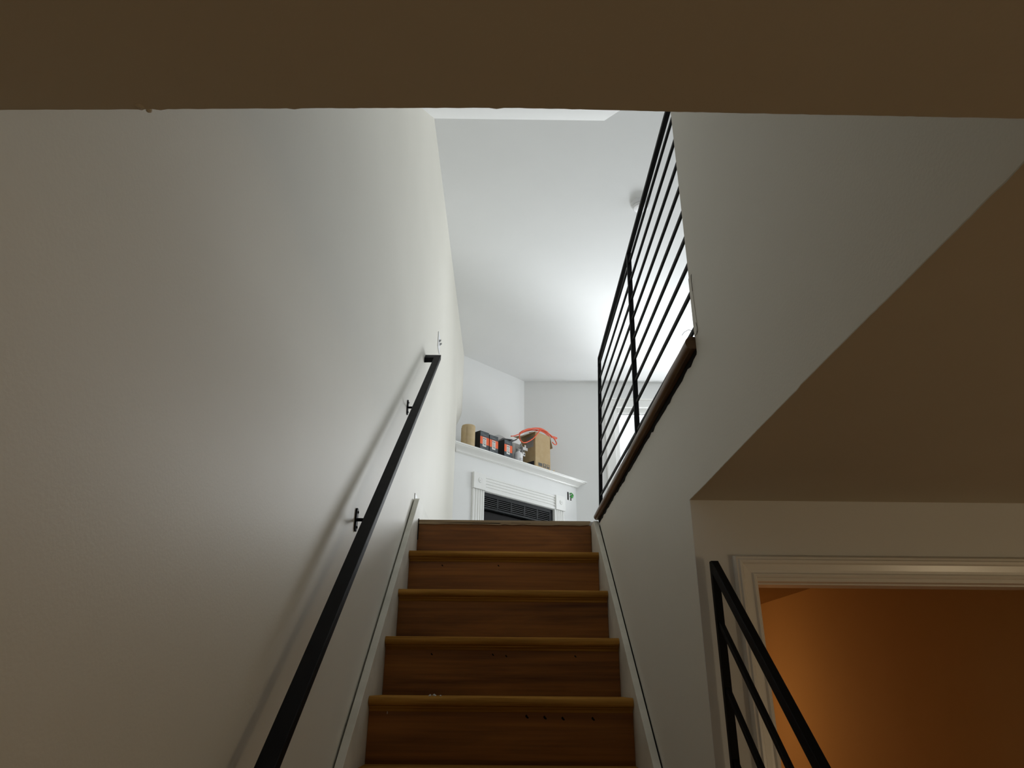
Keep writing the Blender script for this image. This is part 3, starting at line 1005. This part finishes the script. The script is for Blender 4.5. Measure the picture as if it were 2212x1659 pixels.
# clear tub, white sealant tube and grey fitting between the cartons and the tall box
m = DB()
m.dbox(4.955, 5.062, ZM, ZM + 0.270, -4.825, -4.90)
obj('plastic_tub', m, 'clear', None, 0.008, label='off white plastic tub behind the white bottle on the mantel', cat='tub')
wb = thing('white_bottle', dg(4.92, ZM, -4.72), 'white bottle with large black numerals beside the tall cardboard box', 'bottle')
obj('bottle_body', MB().lathe(dg(4.921, ZM, -4.722), [(0.044, 0), (0.046, 0.004), (0.046, 0.105), (0.040, 0.120), (0.018, 0.130), (0.018, 0.140)], 24), 'plastic', wb, smooth=False)
obj('bottle_cap', MB().lathe(dg(4.921, ZM + 0.138, -4.722), [(0.021, 0), (0.021, 0.022), (0.017, 0.025)], 16), 'greyplastic', wb)


def text_mesh(s, size, t, z, D, mat, name, parent, depth=0.0008):
    cu = bpy.data.curves.new(name, 'FONT')
    cu.body = s
    cu.size = size
    cu.extrude = depth
    cu.resolution_u = 2
    o = bpy.data.objects.new(name, cu)
    C.objects.link(o)
    dgm = bpy.context.evaluated_depsgraph_get()
    me = bpy.data.meshes.new_from_object(o.evaluated_get(dgm))
    bpy.data.objects.remove(o)
    m_ = MB()
    m_.v = [dg(t + p.co.x, z + p.co.y, D + p.co.z) for p in me.vertices]
    m_.f = [tuple(p.vertices) for p in me.polygons]
    return obj(name, m_, mat, parent)


text_mesh('12', 0.040, 4.896, ZM + 0.030, -4.677, 'ink', 'numerals', wb)
# white metal bracket pieces standing beside
wbk = thing('white_bracket', dg(5.03, ZM, -4.745), 'small white cut-out fitting against left side of tall cardboard box', 'fitting')
m = DB()
m.dbox(5.004, 5.075, 2.245, 2.275, -4.732, -4.736)
m.dbox(5.028, 5.048, 2.275, 2.303, -4.732, -4.736)
obj('plate', m, 'label', wbk)
obj('plate', DB().dbox(5.000, 5.036, 2.178, 2.218, -4.732, -4.736), 'label', wbk)
obj('stand', DB().dbox(5.000, 5.006, ZM, 2.285, -4.736, -4.740), 'greyplastic', wbk)
obj('hole', DB().dbox(5.018, 5.030, 2.190, 2.206, -4.730, -4.733), 'ink', wbk)
# grey caulking gun head
gg = thing('caulking_gun', dg(5.015, ZM, -4.775), 'grey metal caulking gun behind the white bottle on the mantel', 'tool')
m = MB().tube([dg(5.015, ZM, -4.775), dg(5.018, ZM + 0.20, -4.775)], 0.020, 12)
obj('barrel', m, 'greyplastic', gg, smooth=False)
m = DB()
m.dbox(4.975, 5.055, ZM + 0.172, ZM + 0.186, -4.750, -4.80)
m.dbox(5.008, 5.028, ZM + 0.186, ZM + 0.255, -4.768, -4.782)
obj('frame', m, 'greyplastic', gg, 0.002)
m = MB().tube([dg(4.985, ZM + .182, -4.758), dg(4.968, ZM + .200, -4.758), dg(5.0, ZM + .225, -4.758), dg(5.04, ZM + .215, -4.758), dg(5.035, ZM + .19, -4.758)], 0.004, 6)
obj('trigger', m, 'greyplastic', gg)

# tall cardboard box, open, flaps folded outwards
tb = thing('cardboard_box', dg(5.25, ZM, -4.77), 'tall open brown cardboard box with orange cord heaped on it', 'box')
t0, t1, D0, D1, zt2 = 5.128, 5.362, -4.672, -4.880, ZM + 0.395
m = DB()
m.dbox(t0, t1, ZM, zt2, D0, D0 - 0.004)
m.dbox(t0, t1, ZM, zt2, D1 + 0.004, D1)
m.dbox(t0, t0 + 0.004, ZM, zt2, D0 - 0.004, D1 + 0.004)
m.dbox(t1 - 0.004, t1, ZM, zt2, D0 - 0.004, D1 + 0.004)
m.dbox(t0, t1, ZM, ZM + 0.004, D0, D1)
obj('carton_body', m, 'carton', tb)


def flap(p):
    q = [(x, y, z + 0.0035) for x, y, z in p]
    return MB().hexa(p, q)


obj('flap', flap([dg(t0, zt2, D0), dg(t0, zt2, D1), dg(4.985, zt2 - .100, D1 + .01), dg(4.965, zt2 - .085, D0 - .005)]), 'carton_in', tb)
obj('flap', flap([dg(t1, zt2, D0), dg(t1, zt2, D1), dg(5.435, zt2 - .120, D1 + .02), dg(5.415, zt2 - .115, D0 - .01)]), 'carton_in', tb)
obj('flap', flap([dg(t0, zt2, D1), dg(t1, zt2, D1), dg(t1 - .01, zt2 + .02, D1 - .12), dg(t0 + .01, zt2 + .02, D1 - .12)]), 'carton_in', tb)
obj('flap', flap([dg(t0 + .004, zt2, D0 - .004), dg(t1 - .004, zt2, D0 - .004), dg(t1 - .006, zt2 + .012, D0 - .10), dg(t0 + .006, zt2 + .012, D0 - .10)]), 'carton_in', tb)
m = MB().hexa([dg(t0 - .0005, 2.300, -4.70), dg(t0 - .0005, 2.420, -4.70), dg(t0 - .0005, 2.420, -4.80), dg(t0 - .0005, 2.300, -4.80)],
              [dg(t0 - .0015, 2.300, -4.70), dg(t0 - .0015, 2.420, -4.70), dg(t0 - .0015, 2.420, -4.80), dg(t0 - .0015, 2.300, -4.80)])
obj('paper_label', m, 'greyplastic', tb, label='pale grey paper label on side of box')
for a_, b_, z0, z1 in ((5.172, 5.234, 2.098, 2.134), (5.246, 5.293, 2.094, 2.139), (5.303, 5.347, 2.094, 2.139)):
    obj('printed_panel', DB().dbox(a_, b_, z0, z1, D0 + .0006, D0), 'greyink', tb, label='dark printed handling mark')
# light symbols inside the dark frames: a stemmed glass and an umbrella
gl_ = [(5.258, 2.132), (5.281, 2.132), (5.279, 2.120), (5.272, 2.114), (5.2715, 2.104), (5.278, 2.100), (5.261, 2.100), (5.2675, 2.104), (5.267, 2.114), (5.260, 2.120)]
um = [(5.308, 2.120), (5.311, 2.128), (5.318, 2.133), (5.325, 2.134), (5.332, 2.133), (5.339, 2.128), (5.342, 2.120), (5.327, 2.121), (5.327, 2.102), (5.3235, 2.102), (5.3235, 2.121)]
for sy in (gl_, um):
    obj('symbol', MB().hexa([dg(t_, z_, D0 + .0006) for t_, z_ in sy], [dg(t_, z_, D0 + .0011) for t_, z_ in sy]), 'carton', tb)
m = MB().hexa([dg(t0 - .0005, 2.072, -4.69), dg(t0 - .0005, 2.145, -4.69), dg(t0 - .0005, 2.145, -4.79), dg(t0 - .0005, 2.072, -4.79)],
              [dg(t0 - .001, 2.072, -4.69), dg(t0 - .001, 2.145, -4.69), dg(t0 - .001, 2.145, -4.79), dg(t0 - .001, 2.072, -4.79)])
obj('side_print', m, 'ink', tb)

# orange extension cord heaped over the box
def spline(pts, n_=6):
    P = [Vector(p) for p in pts]
    P = [P[0] * 2 - P[1]] + P + [P[-1] * 2 - P[-2]]
    out = []
    for i in range(1, len(P) - 2):
        a_, b_, c_, d_ = P[i - 1:i + 3]
        for k in range(n_):
            t = k / n_
            out.append(0.5 * ((2 * b_) + (c_ - a_) * t + (2 * a_ - 5 * b_ + 4 * c_ - d_) * t * t + (3 * b_ - a_ - 3 * c_ + d_) * t ** 3))
    out.append(P[-2])
    return out


m = MB()
CR = 0.0056
fl_ = [(5.211, 2.512), (5.149, 2.443), (5.093, 2.381), (5.045, 2.343), (4.985, 2.305), (4.932, 2.287), (4.892, 2.296), (4.871, 2.325), (4.874, 2.355), (4.909, 2.398), (4.991, 2.45), (5.082, 2.480), (5.149, 2.500), (5.236, 2.506), (5.305, 2.50)]
m.tube(spline([dg(t, z, -4.658) for t, z in fl_]), CR)
s2 = [(4.887, 2.369), (4.958, 2.408), (5.029, 2.455), (5.126, 2.495), (5.2, 2.515), (5.263, 2.527), (5.32, 2.535), (5.39, 2.532), (5.447, 2.515), (5.473, 2.495)]
m.tube(spline([dg(t, z, -4.74) for t, z in s2]), CR)
s3 = [(5.005, 2.452), (5.059, 2.492), (5.151, 2.534), (5.225, 2.565), (5.295, 2.585), (5.358, 2.593), (5.423, 2.583), (5.494, 2.56), (5.546, 2.542), (5.592, 2.535), (5.609, 2.549), (5.566, 2.551), (5.5, 2.544)]
m.tube(spline([dg(t, z - .012, -4.785) for t, z in s3]), CR)
s4 = [(5.18, 2.49), (5.26, 2.52), (5.344, 2.515), (5.408, 2.497), (5.465, 2.471), (5.497, 2.438), (5.503, 2.422), (5.483, 2.407), (5.451, 2.414), (5.432, 2.427)]
m.tube(spline([dg(t, z, -4.70) for t, z in s4]), CR)
s5 = [(4.80, 2.335), (4.844, 2.349), (4.89, 2.372), (4.95, 2.405), (5.02, 2.445), (5.11, 2.482), (5.2, 2.505), (5.30, 2.508), (5.37, 2.49)]
m.tube(spline([dg(t, z, -4.71) for t, z in s5]), CR)
m.tube(spline([dg(t, z + .012, -4.695) for t, z in s5[3:]]), CR)
m.tube(spline([dg(t, z + .004, -4.765) for t, z in s2[2:]]), CR)
obj('extension_cord', m, 'cord', None, smooth=True, label='orange extension cord coiled loosely over the tall cardboard box', cat='cord')

# torn scrap of cardboard at the foot of the box
m = MB().hexa([dg(5.375, ZM, -4.662), dg(5.405, ZM, -4.665), dg(5.438, ZM + .046, -4.675), dg(5.400, ZM + .024, -4.67)],
              [dg(5.375, ZM, -4.666), dg(5.405, ZM, -4.669), dg(5.438, ZM + .046, -4.679), dg(5.400, ZM + .024, -4.674)])
obj('cardboard_scrap', m, 'kraft', None, label='small torn cardboard scrap right of the tall box', cat='scrap')
